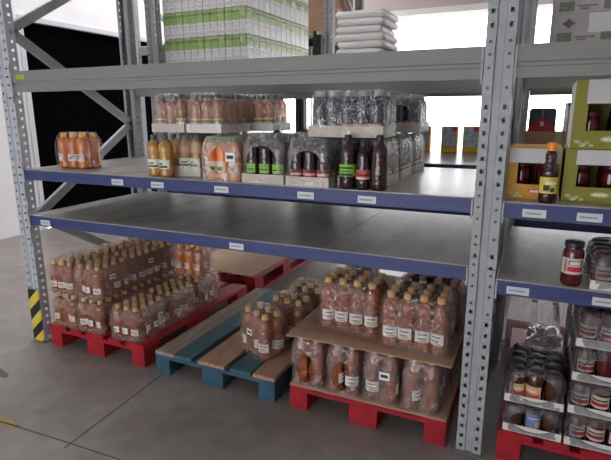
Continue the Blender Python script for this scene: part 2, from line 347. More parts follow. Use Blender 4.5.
for y, nm, yb in ((1.035, 'back beam of the front rack', -1), (1.33, 'front beam of the rear rack', 1), (2.365, 'back beam of the rear rack', -1)):
    for x, side in ((0, 'left bay'), (x2, 'right bay')):
        beam(x, y, 1.637, 1.757, GREY, 'grey top-level %s, %s' % (nm, side), 'big', sgn=yb)
        z1 = 0 if x == 0 else -.008; z2 = 0 if x == 0 else -.042
        beam(x, y, 1.108+z1, 1.168+z1, BLUE, 'blue upper-shelf %s, %s' % (nm, side), 'flat', sgn=yb)
        beam(x, y, .818+z2, .878+z2, BLUE, 'blue lower-shelf %s, %s' % (nm, side), 'flat', sgn=yb)
# decking panels
def deck(x0, y0, z, label, n=4):
    wd = BAY/n
    for i in range(n):
        bm = bmesh.new(); a = x0+i*wd+.003; box(bm, a, a+wd-.004, y0-.001, y0+RD+.001, z, z+.0055)
        bmesh.ops.bevel(bm, geom=bm.edges[:], offset=.0015, segments=1, affect='EDGES')
        o = obj('shelf_panel', new_mesh('shelf_panel', bm, DECK))
        tag(o, '%s, %s panel' % (label, ('leftmost', 'second from left', 'third from left', 'rightmost')[i]), 'shelf panel', 'decking panels of the shelves')
for x0, dz1, dz2, side in ((0, 0, 0, 'left bay'), (x2, -.008, -.042, 'right bay')):
    for y0, rk in ((0, 'front rack'), (1.33, 'rear rack')):
        deck(x0, y0, 1.168+dz1, 'grey upper shelf decking of the %s, %s' % (rk, side)); deck(x0, y0, .878+dz2, 'grey lower shelf decking of the %s, %s' % (rk, side))
ZS1, ZS2, ZR1, ZR2 = 1.1736, .8836, 1.1656, .8416

# ------------------------------------------------------------------ pallets
def pallet(x, y, z, mats, label, group=None, blockm=None, top=None):
    t = empty('pallet', label, 'pallet', (x, y, z), 0, group)
    xs = [(0, .135), (.137, .262), (.305, .485), (.523, .655), (.665, .8)] if top is None else top
    for i, (a, b) in enumerate(xs): boxo('deck_board', (a, b, 0, 1.2, .122, .144), mats[i % len(mats)], t, .002)
    bk = blockm or mats[0]
    for yy in (0, .5275, 1.055): boxo('stringer_board', (0, .8, yy, yy+.145, .100, .1218), bk, t, .002)
    for xx, wd in ((0, .10), (.3275, .145), (.70, .10)):
        for yy in (0, .5275, 1.055): boxo('block', (xx, xx+wd, yy+.001, yy+.144, .022, .0998), bk, t, .002)
        boxo('bottom_board', (xx, xx+wd, 0, 1.2, 0, .0218), bk, t, .002)
    return t
EUR = [(0, .145), (.186, .286), (.3275, .4725), (.514, .614), (.655, .8)]
pallet(.065, 0, 0, [RED], 'red pallet at left loaded with two layers of bottle packs', top=EUR)
pallet(.963, -.01, 0, [GWOOD, TEAL, WOOD, TEAL, WOOD], 'worn blue and bare-wood pallet in the middle of the left bay', blockm=TEALD)
pallet(1.85, -.005, 0, [RED], 'red pallet under the tall bottle stack left of the big central post', top=EUR)
pallet(2.868, .01, 0, [RED], 'red pallet right of the central post carrying jar trays', top=EUR)
pallet(.03, 1.385, 0, [RED], 'red pallet under flat tan cardboard on the floor behind', top=EUR)
pallet(-.93, 1.385, 0, [RED], 'red pallet in the back row behind the left bottle packs', top=EUR)
pallet(2.826, 1.345, 0, [WWOOD], 'pale dusty wooden pallet lying behind the jar trays at right', top=EUR)
def sheet(name, x0, x1, y0, y1, z, m, label, amp=.003, droop=0, th=.004, ky=60, kx=60):
    bm = bmesh.new(); nx = max(8, int((x1-x0)/.02)); ny = max(8, int((y1-y0)/.02)); g = []
    for j in range(ny+1):
        row = []
        for i in range(nx+1):
            u = i/nx; v = j/ny; xx = x0+(x1-x0)*u; yy = y0+(y1-y0)*v
            e = max(0, 1-min(u, 1-u)*(x1-x0)/.04)**2+max(0, 1-min(v, 1-v)*(y1-y0)/.05)**2
            row.append(bm.verts.new((xx, yy, z+amp*.75*math.sin(yy*ky)*(.8+.2*math.sin(xx*kx*.3+1))+amp*.5*math.sin(xx*kx)-droop*e)))
        g.append(row)
    for j in range(ny):
        for i in range(nx): bm.faces.new((g[j][i], g[j][i+1], g[j+1][i+1], g[j+1][i]))
    o = obj(name, new_mesh(name, bm, m, True)); md = o.modifiers.new('thickness', 'SOLIDIFY'); md.thickness = th; md.offset = 1
    return tag(o, label, 'cardboard sheet')
sheet('cardboard_sheet', .04, .80, 1.40, 2.57, .1465, CARDL, 'flat tan cardboard sheet on the back red pallet', .0005, .0)
sheet('cardboard_sheet', -.92, -.15, 1.40, 2.57, .1465, TRAYW, 'pale cardboard sheet on the leftmost back pallet', .0005, .0)

# ------------------------------------------------------------------ bottles and packs
class Kind: pass
KINDS = {}
def bottle_kind(key, H, R, body, capm, lab=None, labz=(.25, .5), arc=1.9, neck=.32, style='peach', capr=None, seg=16):
    k = Kind(); k.H = H; k.R = R; r = R*.97
    if style == 'peach':
        p = [(0, .004), (r*.85, 0), (r, .012), (r*.98, H*.10), (r*.93, H*.13), (r, H*.17), (r*.99, H*.22), (r*.955, H*.235), (r*.99, H*.25), (r, H*.40), (r*.955, H*.42), (r*.99, H*.44), (r*.99, H*.47), (r*.91, H*.505), (r*.97, H*.56), (r, H*.68), (r*.95, H*.75), (r*.78, H*.82), (r*.5, H*.875), (r*neck, H*.90), (r*neck, H*.94)]
    elif style == 'straight':
        p = [(0, .004), (r*.85, 0), (r, .012), (r*.96, H*.14), (r, H*.18), (r, H*.52), (r*.92, H*.57), (r, H*.63), (r*.97, H*.71), (r*.80, H*.79), (r*.46, H*.87), (r*neck, H*.90), (r*neck, H*.94)]
    elif style == 'flask':
        p = [(0, .004), (r*.88, 0), (r, .012), (r, H*.34), (r*.96, H*.5), (r*.72, H*.62), (r*.56, H*.70), (r*.60, H*.74), (r*.62, H*.80), (r*.5, H*.85), (r*.36, H*.88), (r*.36, H*.92)]
    else:   # jar
        p = [(0, .004), (r*.88, 0), (r, .012), (r, H*.72), (r*.95, H*.79), (r*.82, H*.84), (r*.82, H*.90)]
    k.body = new_mesh(key+'_body', lathe(p, seg), body, True)
    z0 = p[-1][1]-.012 if style != 'jar' else H*.87; cr = capr or r*neck*1.42
    if style == 'jar': cr = r*.92
    k.cap = new_mesh(key+'_cap', lathe([(cr*.98, z0), (cr, z0+.002), (cr, H-.003), (cr*.88, H), (0, H)], 12), capm, True)
    k.lab = None
    if lab:
        k.lab = new_mesh(key+'_label', lathe([(r*1.012, H*labz[0]), (r*1.012, H*labz[1])], 8, -PI/2-arc/2, -PI/2+arc/2), lab, True)
    k.style = style; KINDS[key] = k; return k
LW = label_mat('white_green_label', (222, 222, 220), [(.062, .070, -.02, .016, (120, 150, 90)), (.082, .088, -.018, .02, (90, 90, 100)), (.052, .058, -.012, .022, (200, 120, 90))])
bottle_kind('peach', .216, .0345, PEACH, GOLD, LW, (.20, .38))
bottle_kind('peach_large', .262, .041, PEACH, GOLD, LW, (.18, .38))
bottle_kind('peach_large_plain', .262, .041, PEACH, COPPER, None)
bottle_kind('peach_orange', .218, .040, PEACHD, YCAP, label_mat('multi_label', (214, 208, 200), [(.06, .072, -.02, .004, (90, 130, 80)), (.075, .082, -.01, .02, (190, 80, 60))]), (.22, .42))
bottle_kind('amber', .222, .040, AMBER, DGCAP, label_mat('leaf_label', (216, 222, 206), [(.05, .062, -.03, .03, (60, 84, 52)), (.066, .078, -.02, .01, (110, 120, 90))]), (.2, .42), 2.4)
bottle_kind('amber_small', .196, .034, AMBERP, DGCAP, label_mat('yellow_label', (196, 172, 120), [(.05, .06, -.03, .03, (120, 90, 40))]), (.18, .36), 2.2, style='straight')
bottle_kind('orange', .216, .036, ORJ, GCAP, label_mat('orange_label', (226, 205, 190), [(.05, .07, -.02, .02, (110, 140, 60))]), (.2, .45), 2.2, style='straight', capr=.017)
LG = label_mat('green_label', (138, 196, 64), [(.092, .100, -.03, .03, (30, 40, 26)), (.060, .072, -.03, .03, (40, 70, 70)), (.078, .084, -.018, .022, (60, 100, 40))])
bottle_kind('dark_tall', .242, .0385, REDJ, BCAP, LG, (.24, .46), 3.0, style='straight')
bottle_kind('dark_tall_plain', .242, .0385, REDJ, BCAP, None, style='straight')
bottle_kind('dark_green', .228, .036, DARKJ, DGCAP, label_mat('green_label_small', (140, 186, 80), [(.06, .066, -.03, .03, (60, 90, 60))]), (.2, .4), 2.4, style='straight')
LR = label_mat('red_label', (178, 84, 76), [(.048, .056, -.03, .03, (224, 206, 196)), (.064, .07, -.02, .03, (60, 20, 26))])
bottle_kind('dark_red', .216, .034, DARKJ, DGCAP, LR, (.14, .34), 2.4, style='straight')
bottle_kind('dark_short', .214, .034, DARKJ, BCAP, LR, (.22, .42), 2.6, style='straight')
bottle_kind('dark_pale_cap', .204, .035, DARKC, PCAP, label_mat('dusky_label', (110, 84, 92), [(.05, .056, -.03, .03, (190, 170, 170))]), (.12, .30), 2.4, style='straight', capr=.014)
bottle_kind('flask', .232, .034, REDJ, OCAP, label_mat('flower_label', (214, 200, 90), [(.05, .072, -.02, .002, (54, 56, 30)), (.046, .062, .004, .02, (70, 76, 40)), (.074, .084, -.012, .024, (236, 232, 200))]), (.17, .44), 2.6, style='flask', capr=.017)
bottle_kind('green_cap_big', .272, .040, DARKJ, mat('pale_green_cap', (150, 190, 150), .4), None, style='straight', capr=.021)
bottle_kind('jar', .178, .040, JARM, BCAP, label_mat('jar_label', (206, 190, 184), [(.086, .104, -.016, .03, (36, 24, 26)), (.088, .101, -.012, .026, (225, 215, 210)), (.060, .080, -.018, .034, (190, 36, 60)), (.058, .108, -.03, -.021, (140, 120, 120))]), (.28, .64), 2.6, style='jar')
bottle_kind('jar_red', .140, .036, JARM, mat('dark_red_lid', (74, 18, 24), .3), label_mat('jar_red_label', (196, 188, 176), [(.045, .06, -.03, .03, (150, 30, 40)), (.066, .074, -.03, .03, (60, 70, 60))]), (.25, .62), 2.4, style='jar')
bottle_kind('jar_coffee', .145, .036, COFF, mat('dark_brown_lid', (50, 34, 30), .35), label_mat('jar_coffee_label', (206, 170, 130), [(.03, .045, -.03, .03, (190, 70, 60)), (.055, .062, -.02, .02, (220, 210, 190))]), (.15, .55), 2.4, style='jar')
bottle_kind('jar_blue', .125, .036, COFF, mat('dark_purple_lid', (46, 30, 40), .35), label_mat('jar_blue_label', (104, 124, 178), [(.03, .06, -.004, .014, (226, 170, 90)), (.07, .074, -.03, .03, (220, 220, 230))]), (.1, .75), 2.6, style='jar')

def add_bottle(key, parent, loc, rz=0, nm='bottle', label=True):
    k = KINDS[key]; b = obj(nm, k.body, parent, loc, rz)
    obj('jar_lid' if k.style == 'jar' else 'bottle_cap', k.cap, b)
    if k.lab and label: obj('jar_label' if k.style == 'jar' else 'bottle_label', k.lab, b)
    return b
def single(key, loc, rz, label, cat='bottle', nm='bottle', group=None):
    k = KINDS[key]; t = empty(nm, label, cat, loc, rz, group); obj('body', k.body, t)
    obj('lid' if k.style == 'jar' else 'cap', k.cap, t)
    if k.lab: obj('front_label', k.lab, t)
    return t

def wrap_mesh(name, A, B, H, r, m, z0=0.0, holes=(), shoulder=.68, tight=.55, jitter=.0018, hz=.40, hr=(.34, .26), seed=0, corner=None):
    """shrink film round a block 2A x 2B x H; holes in '-y','+y','-x','+x' faces"""
    rnd = random.Random(seed); levels = [0, .08, .18, .28, .38, .48, .58, shoulder, .80, .90, 1.0]
    cr = corner or r
    def ring(a, b):
        c = min(cr, a*.9, b*.9); pts = []
        def line(p, q, n): return [(p[0]+(q[0]-p[0])*i/n, p[1]+(q[1]-p[1])*i/n) for i in range(n)]
        def arc(cx, cy, a0, n): return [(cx+c*math.cos(a0+PI/2*i/n), cy+c*math.sin(a0+PI/2*i/n)) for i in range(n)]
        pts += line((-a+c, -b), (a-c, -b), 10); pts += arc(a-c, -b+c, -PI/2, 4); pts += line((a, -b+c), (a, b-c), 10); pts += arc(a-c, b-c, 0, 4)
        pts += line((a-c, b), (-a+c, b), 10); pts += arc(-a+c, b-c, PI/2, 4); pts += line((-a, b-c), (-a, -b+c), 10); pts += arc(-a+c, -b+c, PI, 4)
        return pts
    bm = bmesh.new(); rows = []
    for t in levels:
        s = 0 if t <= shoulder else ((t-shoulder)/(1-shoulder))**1.6*tight*r
        wob = [rnd.uniform(-1, 1)*jitter for _ in range(56)]
        rows.append([bm.verts.new((x*(1+wob[i]/A), y*(1+wob[(i*7) % 56]/B), z0+H*t+(rnd.uniform(-1, 1)*jitter if 0 < t else 0))) for i, (x, y) in enumerate(ring(A-s+.001, B-s+.001))])
    n = len(rows[0]); fl = []
    for a, b in zip(rows, rows[1:]):
        for i in range(n): fl.append(bm.faces.new((a[i], a[(i+1) % n], b[(i+1) % n], b[i])))
    # dimpled top
    c = bm.verts.new((0, 0, z0+H*.995)); inner = [bm.verts.new((v.co.x*.6, v.co.y*.6, z0+H*(1.0+rnd.uniform(-.012, .006)))) for v in rows[-1]]
    for i in range(n):
        bm.faces.new((rows[-1][i], rows[-1][(i+1) % n], inner[(i+1) % n], inner[i])); bm.faces.new((inner[i], inner[(i+1) % n], c))
    rims = []
    for h in holes:
        ax = 0 if h[1] == 'y' else 1; sg = -1 if h[0] == '-' else 1; wdt = (A if ax == 0 else B); dep = (B if ax == 0 else A)
        ea = hr[0]*wdt*2*.75; eb = hr[1]*H; zc = z0+hz*H
        def onface(v): return abs(v.co[1-ax]*sg-dep) < dep*.2
        kill = []
        for f in fl:
            if not f.is_valid: continue
            ce = f.calc_center_median()
            if ce[1-ax]*sg > dep*.9 and (ce[ax]/ea)**2+((ce.z-zc)/eb)**2 < 1: kill.append(f)
        vs = set(v for f in kill for v in f.verts)
        bmesh.ops.delete(bm, geom=kill, context='FACES_ONLY')
        for v in vs:
            if v.is_valid and v.link_faces:
                q = math.hypot(v.co[ax]/ea, (v.co.z-zc)/eb)
                if q > 1e-3: v.co[ax] /= q; v.co.z = zc+(v.co.z-zc)/q
        rims.append((ax, sg, ea, eb, zc, dep))
    bmesh.ops.delete(bm, geom=[v for v in bm.verts if not v.link_faces], context='VERTS')
    bmesh.ops.delete(bm, geom=[e for e in bm.edges if not e.link_faces], context='EDGES')
    for ax, sg, ea, eb, zc, dep in rims:          # thick rolled rim of the hole
        N = 28; prev = None; first = None
        for i in range(N):
            t = 2*PI*i/N; c0 = Vector((0, 0, zc+eb*math.sin(t))); c0[ax] = ea*math.cos(t); c0[1-ax] = sg*(dep+.001)
            rad = Vector((0, 0, math.sin(t))); rad[ax] = math.cos(t); nr = Vector((0, 0, 0)); nr[1-ax] = sg
            q = [bm.verts.new(c0+rad*.003), bm.verts.new(c0+nr*.003), bm.verts.new(c0-rad*.003)]
            if prev:
                for a in range(2): bm.faces.new((prev[a], q[a], q[a+1], prev[a+1]))
            else: first = q
            prev = q
        for a in range(2): bm.faces.new((prev[a], first[a], first[a+1], prev[a+1]))
    return new_mesh(name, bm, m, True)
def tray_mesh(A, B, h, m, key):
    t = .003; bm = bmesh.new()
    box(bm, -A, A, -B, B, 0, t); box(bm, -A, A, -B, -B+t, t, h); box(bm, -A, A, B-t, B, t, h); box(bm, -A, -A+t, -B+t, B-t, t, h); box(bm, A-t, A, -B+t, B-t, t, h)
    return new_mesh(key, bm, m)
NP = [0]
def pack(name, key, nx, ny, x, y, z, label, cat='bottle pack', rz=0, tray=None, th=.05, film=FILM, holes=('-y',), group=None, sticker=None, skip=None, rings=None,
         labrot=.5, pitch=1.01, cell=None, film_on=True, hz=.40, hr=(.34, .26), jitter=.0018, allcap=None, front_label=.8):
    """x, y = left front corner of the pack"""
    NP[0] += 1; k = KINDS[key]; p = (2*k.R)*pitch
    A = nx*p/2+.002; B = ny*p/2+.002
    t = empty(name, label, cat, (x+A*math.cos(rz)-B*math.sin(rz), y+A*math.sin(rz)+B*math.cos(rz), z), rz, group); rnd = random.Random(NP[0]*13)
    zb = 0
    if tray:
        obj('tray', tray_mesh(A+.005, B+.005, th, tray, 'tray'), t); zb = .0035
    for j in range(ny):
        for i in range(nx):
            if skip and skip(i, j): continue
            edge = j == 0 or i == nx-1 or i == 0 or j == ny-1
            if j == 0: a = rnd.uniform(-labrot, labrot)
            elif i == nx-1: a = PI/2+rnd.uniform(-labrot, labrot)
            elif i == 0: a = -PI/2+rnd.uniform(-labrot, labrot)
            else: a = rnd.uniform(-PI, PI)
            if rnd.random() > front_label: a += rnd.uniform(1.2, 4)
            add_bottle(key, t, (-A+.002+p*(i+.5), -B+.002+p*(j+.5), zb), a, 'jar' if k.style == 'jar' else 'bottle', label=edge)
    if film_on:
        obj('shrink_film', wrap_mesh('shrink_film', A+.0065, B+.0065, k.H+.004, k.R, film, zb+.0003, holes, seed=NP[0], hz=hz, hr=hr, jitter=jitter), t)
    if sticker:
        sx, sz, sw, sh, face = sticker
        if face == 'y': s = boxo('price_sticker', (sx, sx+sw, -B-.0115, -B-.0105, sz, sz+sh), PAPER, t); boxo('barcode', (sx+sw*.15, sx+sw*.85, -B-.0122, -B-.0116, sz+sh*.3, sz+sh*.7), INK, s)
        else: s = boxo('price_sticker', (A+.0105, A+.0115, sx, sx+sw, sz, sz+sh), PAPER, t); boxo('barcode', (A+.0116, A+.0122, sx+sw*.15, sx+sw*.85, sz+sh*.3, sz+sh*.7), INK, s)
    return t
# ---- pallet at left: small peach bottles, two layers
G1 = 'peach drink packs on the left red pallet'
colw = ['left', 'middle', 'right']; roww = ['front', 'middle', 'back']
xsL = [.078, .300, .585]
PP = .069*1.01
for lay in (0, 1):
    for j in range(3):
        for i in range(3):
            if lay == 1 and i == 2: continue
            z = .1445+lay*.2235
            x = (.080, .312, .600)[i] if lay == 0 else (.078, .314, 0)[i]
            y = .012+j*.306
            st = None
            if i == 2 and j == 0 and lay == 0: st = (.04, .10, .045, .03, 'x')
            if i == 1 and j == 0 and lay == 1: st = (-.05, .12, .045, .03, 'x')
            if i == 1 and j == 1 and lay == 1: st = (.0, .13, .045, .03, 'x')
            nm = '%s layer, %s column, %s row' % (('lower', 'upper')[lay], colw[i], roww[j])
            pack('bottle_pack', 'peach', 3, 4, x, y, z, 'shrink-wrapped gold-capped peach bottles on left red pallet, %s' % nm, film=FILMP, group=G1, sticker=st, hr=(.42, .24), hz=.36)
pack('bottle_pack', 'peach_orange', 3, 2, .57, .66, .1445+.2235, 'brighter orange bottle pack lying on the upper right back of the left pallet', film=FILM, holes=('-y',), group=G1, hz=.5)
# ---- blue pallet
G2 = 'peach drink packs on the blue pallet'
pack('bottle_pack', 'peach_large', 3, 2, 1.40, .23, .1445, 'front peach bottle pack on the blue pallet with a white price sticker', film=FILMP, rz=-.45, holes=(), group=G2, sticker=(-.02, .13, .05, .035, 'y'), labrot=.9)
pack('bottle_pack', 'peach_large', 3, 2, 1.475, .43, .1445, 'second peach bottle pack on the blue pallet, behind the stickered one', film=FILMP, rz=-.12, holes=(), group=G2)
pack('bottle_pack', 'peach_large', 3, 3, 1.50, .64, .1445, 'rearmost peach bottle pack on the blue pallet', film=FILMP, rz=.06, holes=(), group=G2)
# ---- tall stack: large peach bottles
G3 = 'large peach drink packs on the red pallet beside the central post'
sheet('cardboard_sheet', 1.865, 2.655, -.035, 1.15, .1500, CARD, 'brown cardboard sheet under the lower bottles beside the central post', .0008, .001)
Z3 = .1560
for j in range(4):
    for i in range(4):
        x = (1.868, 2.058, 2.25, 2.441)[i]; st = (.0, .13, .05, .04, 'y') if (i == 2 and j == 0) else None
        pack('bottle_pack', 'peach_large', 2, 3, x, -.018+j*.280, Z3, 'large peach bottle pack under the brown sheet, %s column, %s row' % (('leftmost', 'second', 'third', 'rightmost')[i], ('front', 'second', 'third', 'back')[j]),
             film=FILMA if j == 0 else FILMD, group=G3, sticker=st, holes=('-y',) if i < 2 else (), hr=(.4, .3), hz=.36, front_label=.6)
sheet('cardboard_sheet', 1.855, 2.665, -.05, 1.08, Z3+.2745, CARD, 'wavy brown cardboard sheet between the two layers of large bottles',   .004, .005, ky=71, kx=76)
Z4 = Z3+.2895
lp = [('peach_large', 4, 3, 1.978, .075, 'front left of the top layer, second hole-less pack'), ('peach_large', 4, 3, 2.320, .005, 'front right of the top layer nearest the post'),
      ('peach_large_plain', 2, 3, 1.995, .352, 'top layer second row, left'), ('peach_large_plain', 4, 3, 2.335, .262, 'top layer second row, nearest the post'), ('peach_large_plain', 4, 3, 2.335, .53, 'top layer third row from the front'), ('peach_large_plain', 4, 3, 2.335, .79, 'top layer back row')]
for n_, (kk, nx, ny, x, y, lb) in enumerate(lp):
    lb = ('copper-capped' if 'plain' in kk else 'gold-capped')+' peach bottles, '+lb.replace(', second hole-less pack', ', farthest from the post')
    pack('bottle_pack', kk, nx, ny, x, y, Z4, lb, film=FILMP if n_ < 2 else FILMD, group=G3, holes=(), pitch=.93, film_on=True, front_label=.55)
# ---- single orange pack at the left end of the upper shelf
pack('bottle_pack', 'peach_orange', 3, 2, .15, .12, ZS1, 'bright orange six-pack with yellow caps alone at the upper shelf left end', film=FILML, holes=(), rz=0)
# ---- upper shelf, front row of trays
GT = 'trays and packs of bottles on the upper shelf'
single('amber', (1.005, .06, ZS1), .2, 'leftmost loose amber bottle with green-white label on the upper shelf', group='loose amber bottles')
single('amber', (1.09, .05, ZS1), -.1, 'second loose amber bottle with green-white label, touching the amber tray', group='loose amber bottles')
pack('bottle_tray', 'amber', 3, 4, 1.02, .11, ZS1, 'amber bottles in pale tray behind the two loose amber bottles', 'bottle tray', tray=TRAYM, th=.05, holes=(), group=GT)
pack('bottle_pack', 'orange', 3, 4, 1.342, .02, ZS1, 'orange juice pack with green caps and large white price sticker', film=FILMH, group=GT, sticker=(.045, .10, .055, .045, 'y'), hr=(.36, .3), hz=.45)
pack('bottle_tray', 'dark_green', 3, 4, 1.592, .02, ZS1, 'dark bottles with green labels in wrapped pale tray', 'bottle tray', tray=TRAYM, th=.045, film=FILMA, group=GT, hr=(.5, .36), hz=.42)
pack('bottle_tray', 'dark_red', 3, 4, 1.842, .01, ZS1, 'dark bottles with red labels in wrapped pale tray left of loose bottles', 'bottle tray', tray=TRAYM, th=.045, film=FILMA, group=GT, hr=(.5, .33), hz=.42)
pack('bottle_tray', 'dark_red', 3, 4, 2.075, .09, ZS1, 'wrapped tray of dark bottles directly behind the three loose dark bottles', 'bottle tray', tray=TRAYM, th=.045, holes=(), group=GT)
pack('bottle_tray', 'dark_red', 3, 4, 2.075, .395, ZS1, 'wrapped tray of dark bottles at right, second from the shelf front', 'bottle tray', tray=TRAYM, th=.045, holes=(), group=GT)
pack('bottle_tray', 'dark_red', 3, 4, 2.075, .70, ZS1, 'wrapped tray of dark bottles at right, third from the shelf front', 'bottle tray', tray=TRAYM, th=.045, holes=(), group=GT)
single('dark_tall', (2.140, .034, ZS1), .05, 'tall dark red bottle with bright green label at the shelf edge')
single('dark_short', (2.2135, .036, ZS1), .1, 'shorter dark bottle standing between the two tall dark bottles')
single('dark_tall_plain', (2.288, .033, ZS1), 0, 'tall dark bottle without label, rightmost of the three loose bottles')
# second row that carries the upper trays
pack('bottle_tray', 'amber', 3, 3, 1.01, .46, ZS1, 'amber bottle tray hidden behind the front amber tray', 'bottle tray', tray=TRAYM, holes=(), group=GT)
pack('bottle_pack', 'orange', 3, 4, 1.32, .335, ZS1, 'second orange juice pack behind the stickered one', film=FILMH, group=GT, holes=())
pack('bottle_tray', 'dark_red', 3, 4, 1.60, .425, ZS1, 'dark bottle tray behind the green-labelled tray', 'bottle tray', tray=TRAYM, holes=(), group=GT)
pack('bottle_tray', 'dark_red', 3, 4, 1.835, .335, ZS1, 'dark bottle tray behind the red-labelled tray', 'bottle tray', tray=TRAYM, holes=(), group=GT)
# upper trays
ZU = ZS1+.236
pack('bottle_tray', 'amber_small', 3, 4, .972, .10, ZU, 'upper tray of amber bottles at far left of the stack', 'bottle tray', tray=TRAYM, th=.045, film=FILM, holes=(), group=GT)
pack('bottle_tray', 'amber_small', 3, 4, 1.214, .09, ZU, 'upper tray of amber bottles with white front, above the orange pack', 'bottle tray', tray=TRAYW, th=.045, film=FILM, holes=(), group=GT)
pack('bottle_tray', 'amber_small', 4, 3, 1.275, .41, ZU, 'upper tray of amber bottles set back, above the green-labelled tray', 'bottle tray', tray=TRAYW, th=.045, film=FILM, holes=(), group=GT)
pack('bottle_tray', 'dark_pale_cap', 5, 3, 1.925, .085, ZS1+.2265, 'upper tray of five-wide dark bottles with pale caps', 'bottle tray', tray=TRAYM, th=.052, film=FILM, holes=(), group=GT)
pack('bottle_tray', 'dark_pale_cap', 3, 4, 2.085, .70, ZS1+.2265, 'upper tray of dark bottles with holed wrap at right back', 'bottle tray', tray=TRAYM, th=.052, film=FILM, holes=('-y',), group=GT, hr=(.42, .3), hz=.42)
single('green_cap_big', (1.60, .372, ZS1), 0, 'green-capped bottle poking up behind the green-labelled tray')

# ------------------------------------------------------------------ display cartons (right bay)
def carton(x, y, z, W, D, H, base, label, flap=True, group=None, winx=(.20, .88), winz=(.30, .72)):
    t = empty('display_carton', label, 'carton', (x, y, z), 0, group); T = .004
    bx = [(0, W, D-T, D, 0, H), (0, T, 0, D-T, 0, H), (W-T, W, 0, D-T, 0, H), (T, W-T, 0, D-T, 0, T), (T, W-T, T, D-T, H-T, H)]
    a, b = winx[0]*W, winx[1]*W; c, d = winz[0]*H, winz[1]*H
    bx += [(T, W-T, 0, T, T, c), (T, a, 0, T, c, d), (b, W-T, 0, T, c, d), (T, W-T, 0, T, d, H)]
    boxeso('carton_body', bx, base, t)
    if flap: boxo('front_flap', (.004 if 'orange' in label else W*.17, W-.004, -.006, -.003, d-.0, H-.001), mat('white_flap', (200, 198, 198), .75, var=.06), t)
    # oval logo plate
    bm = bmesh.new(); N = 20; cx, cz = W*.56, c*.55; vs = [bm.verts.new((cx+W*.14*math.cos(2*PI*i/N), -.0015, cz+c*.16*math.sin(2*PI*i/N))) for i in range(N)]; bm.faces.new(vs)
    lg = obj('logo', new_mesh('logo', bm, mat('red_logo', (196, 74, 58), .6) if 'orange' in label else mat('pale_logo', (190, 186, 120), .6)), t)
    bm = bmesh.new()
    for k in range(5): box(bm, cx-W*.09+k*W*.037, cx-W*.09+k*W*.037+W*.026, -.0026, -.0018, cz-c*.07, cz+c*.07)
    obj('logo_letters', new_mesh('logo_letters', bm, PAPER), lg)
    bm = bmesh.new()
    for (ux, uz, rr) in ((.10, .20, .05), (.17, .12, .06), (.24, .18, .04), (.30, .10, .035)):
        vs = [bm.verts.new((W*ux+W*rr*math.cos(2*PI*i/10), -.0012-.0003*ux, c*uz*2+W*rr*.6*math.sin(2*PI*i/10))) for i in range(10)]; bm.faces.new(vs)
    obj('printed_picture', new_mesh('printed_picture', bm, mat('olive_print', (206, 204, 160), .6, rgb2=(120, 120, 50), scale=40)), t)
    for i in range(2):
        for j in range(3):
            add_bottle('jar_red', t, (W*(.27+.46*i), D-.21+.08*j, T+.0005), PI, 'jar')
    return t
ORC = mat('orange_print_card', (198, 150, 42), .6, rgb2=(182, 130, 34), scale=3)
OLC = mat('olive_print_card', (142, 137, 44), .6, rgb2=(124, 120, 36), scale=3)
carton(2.812, .085, ZR1, .195, .30, .205, ORC, 'orange-yellow display carton with white flap next to the central post')
carton(3.018, .085, ZR1, .235, .30, .205, OLC, 'lower olive green display carton with white flap, second from the post')
carton(3.262, .085, ZR1, .235, .30, .205, OLC, 'lower olive green display carton at the right picture edge')
uc = carton(3.030, .10, ZR1+.206, .235, .28, .258, OLC, 'upper olive green display carton stacked on the lower one', flap=True, winz=(.27, .66))
boxo('pale_side_panel', (-.003, -.0005, .002, .278, .003, .25), mat('white_flap', (200, 198, 198), .75, var=.06), uc)
carton(3.272, .10, ZR1+.206, .235, .28, .258, OLC, 'upper olive green display carton, stacked farthest right', winz=(.27, .66))
single('flask', (2.967, .036, ZR1), .1, 'dark red syrup bottle with orange cap before the orange carton')
single('jar', (3.084, .052, ZR2), 0, 'dark jar of preserve with black lid alone on the lower right shelf', 'jar', 'jar')
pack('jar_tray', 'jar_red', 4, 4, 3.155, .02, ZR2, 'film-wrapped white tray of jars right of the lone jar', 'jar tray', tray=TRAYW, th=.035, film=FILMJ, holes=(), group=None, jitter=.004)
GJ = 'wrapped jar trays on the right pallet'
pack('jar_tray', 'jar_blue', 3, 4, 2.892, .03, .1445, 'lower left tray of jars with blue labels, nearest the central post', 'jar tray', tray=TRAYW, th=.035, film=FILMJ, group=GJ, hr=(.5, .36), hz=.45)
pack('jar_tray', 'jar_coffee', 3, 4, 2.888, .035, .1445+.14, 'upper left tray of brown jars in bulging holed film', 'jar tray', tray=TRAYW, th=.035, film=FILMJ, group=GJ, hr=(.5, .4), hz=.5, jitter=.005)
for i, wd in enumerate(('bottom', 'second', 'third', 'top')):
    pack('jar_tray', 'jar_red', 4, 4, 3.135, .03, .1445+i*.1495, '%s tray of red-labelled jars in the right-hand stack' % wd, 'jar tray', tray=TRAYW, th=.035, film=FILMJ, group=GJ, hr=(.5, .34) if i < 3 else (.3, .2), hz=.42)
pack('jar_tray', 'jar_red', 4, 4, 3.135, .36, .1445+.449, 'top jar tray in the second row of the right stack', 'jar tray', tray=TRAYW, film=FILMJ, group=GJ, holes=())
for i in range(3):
    pack('jar_tray', 'jar_red', 4, 4, 3.135, .36, .1445+i*.1495, '%s jar tray in the second row behind the right stack' % ('bottom', 'second', 'third')[i], 'jar tray', tray=TRAYW, film=FILMJ, group=GJ, holes=())
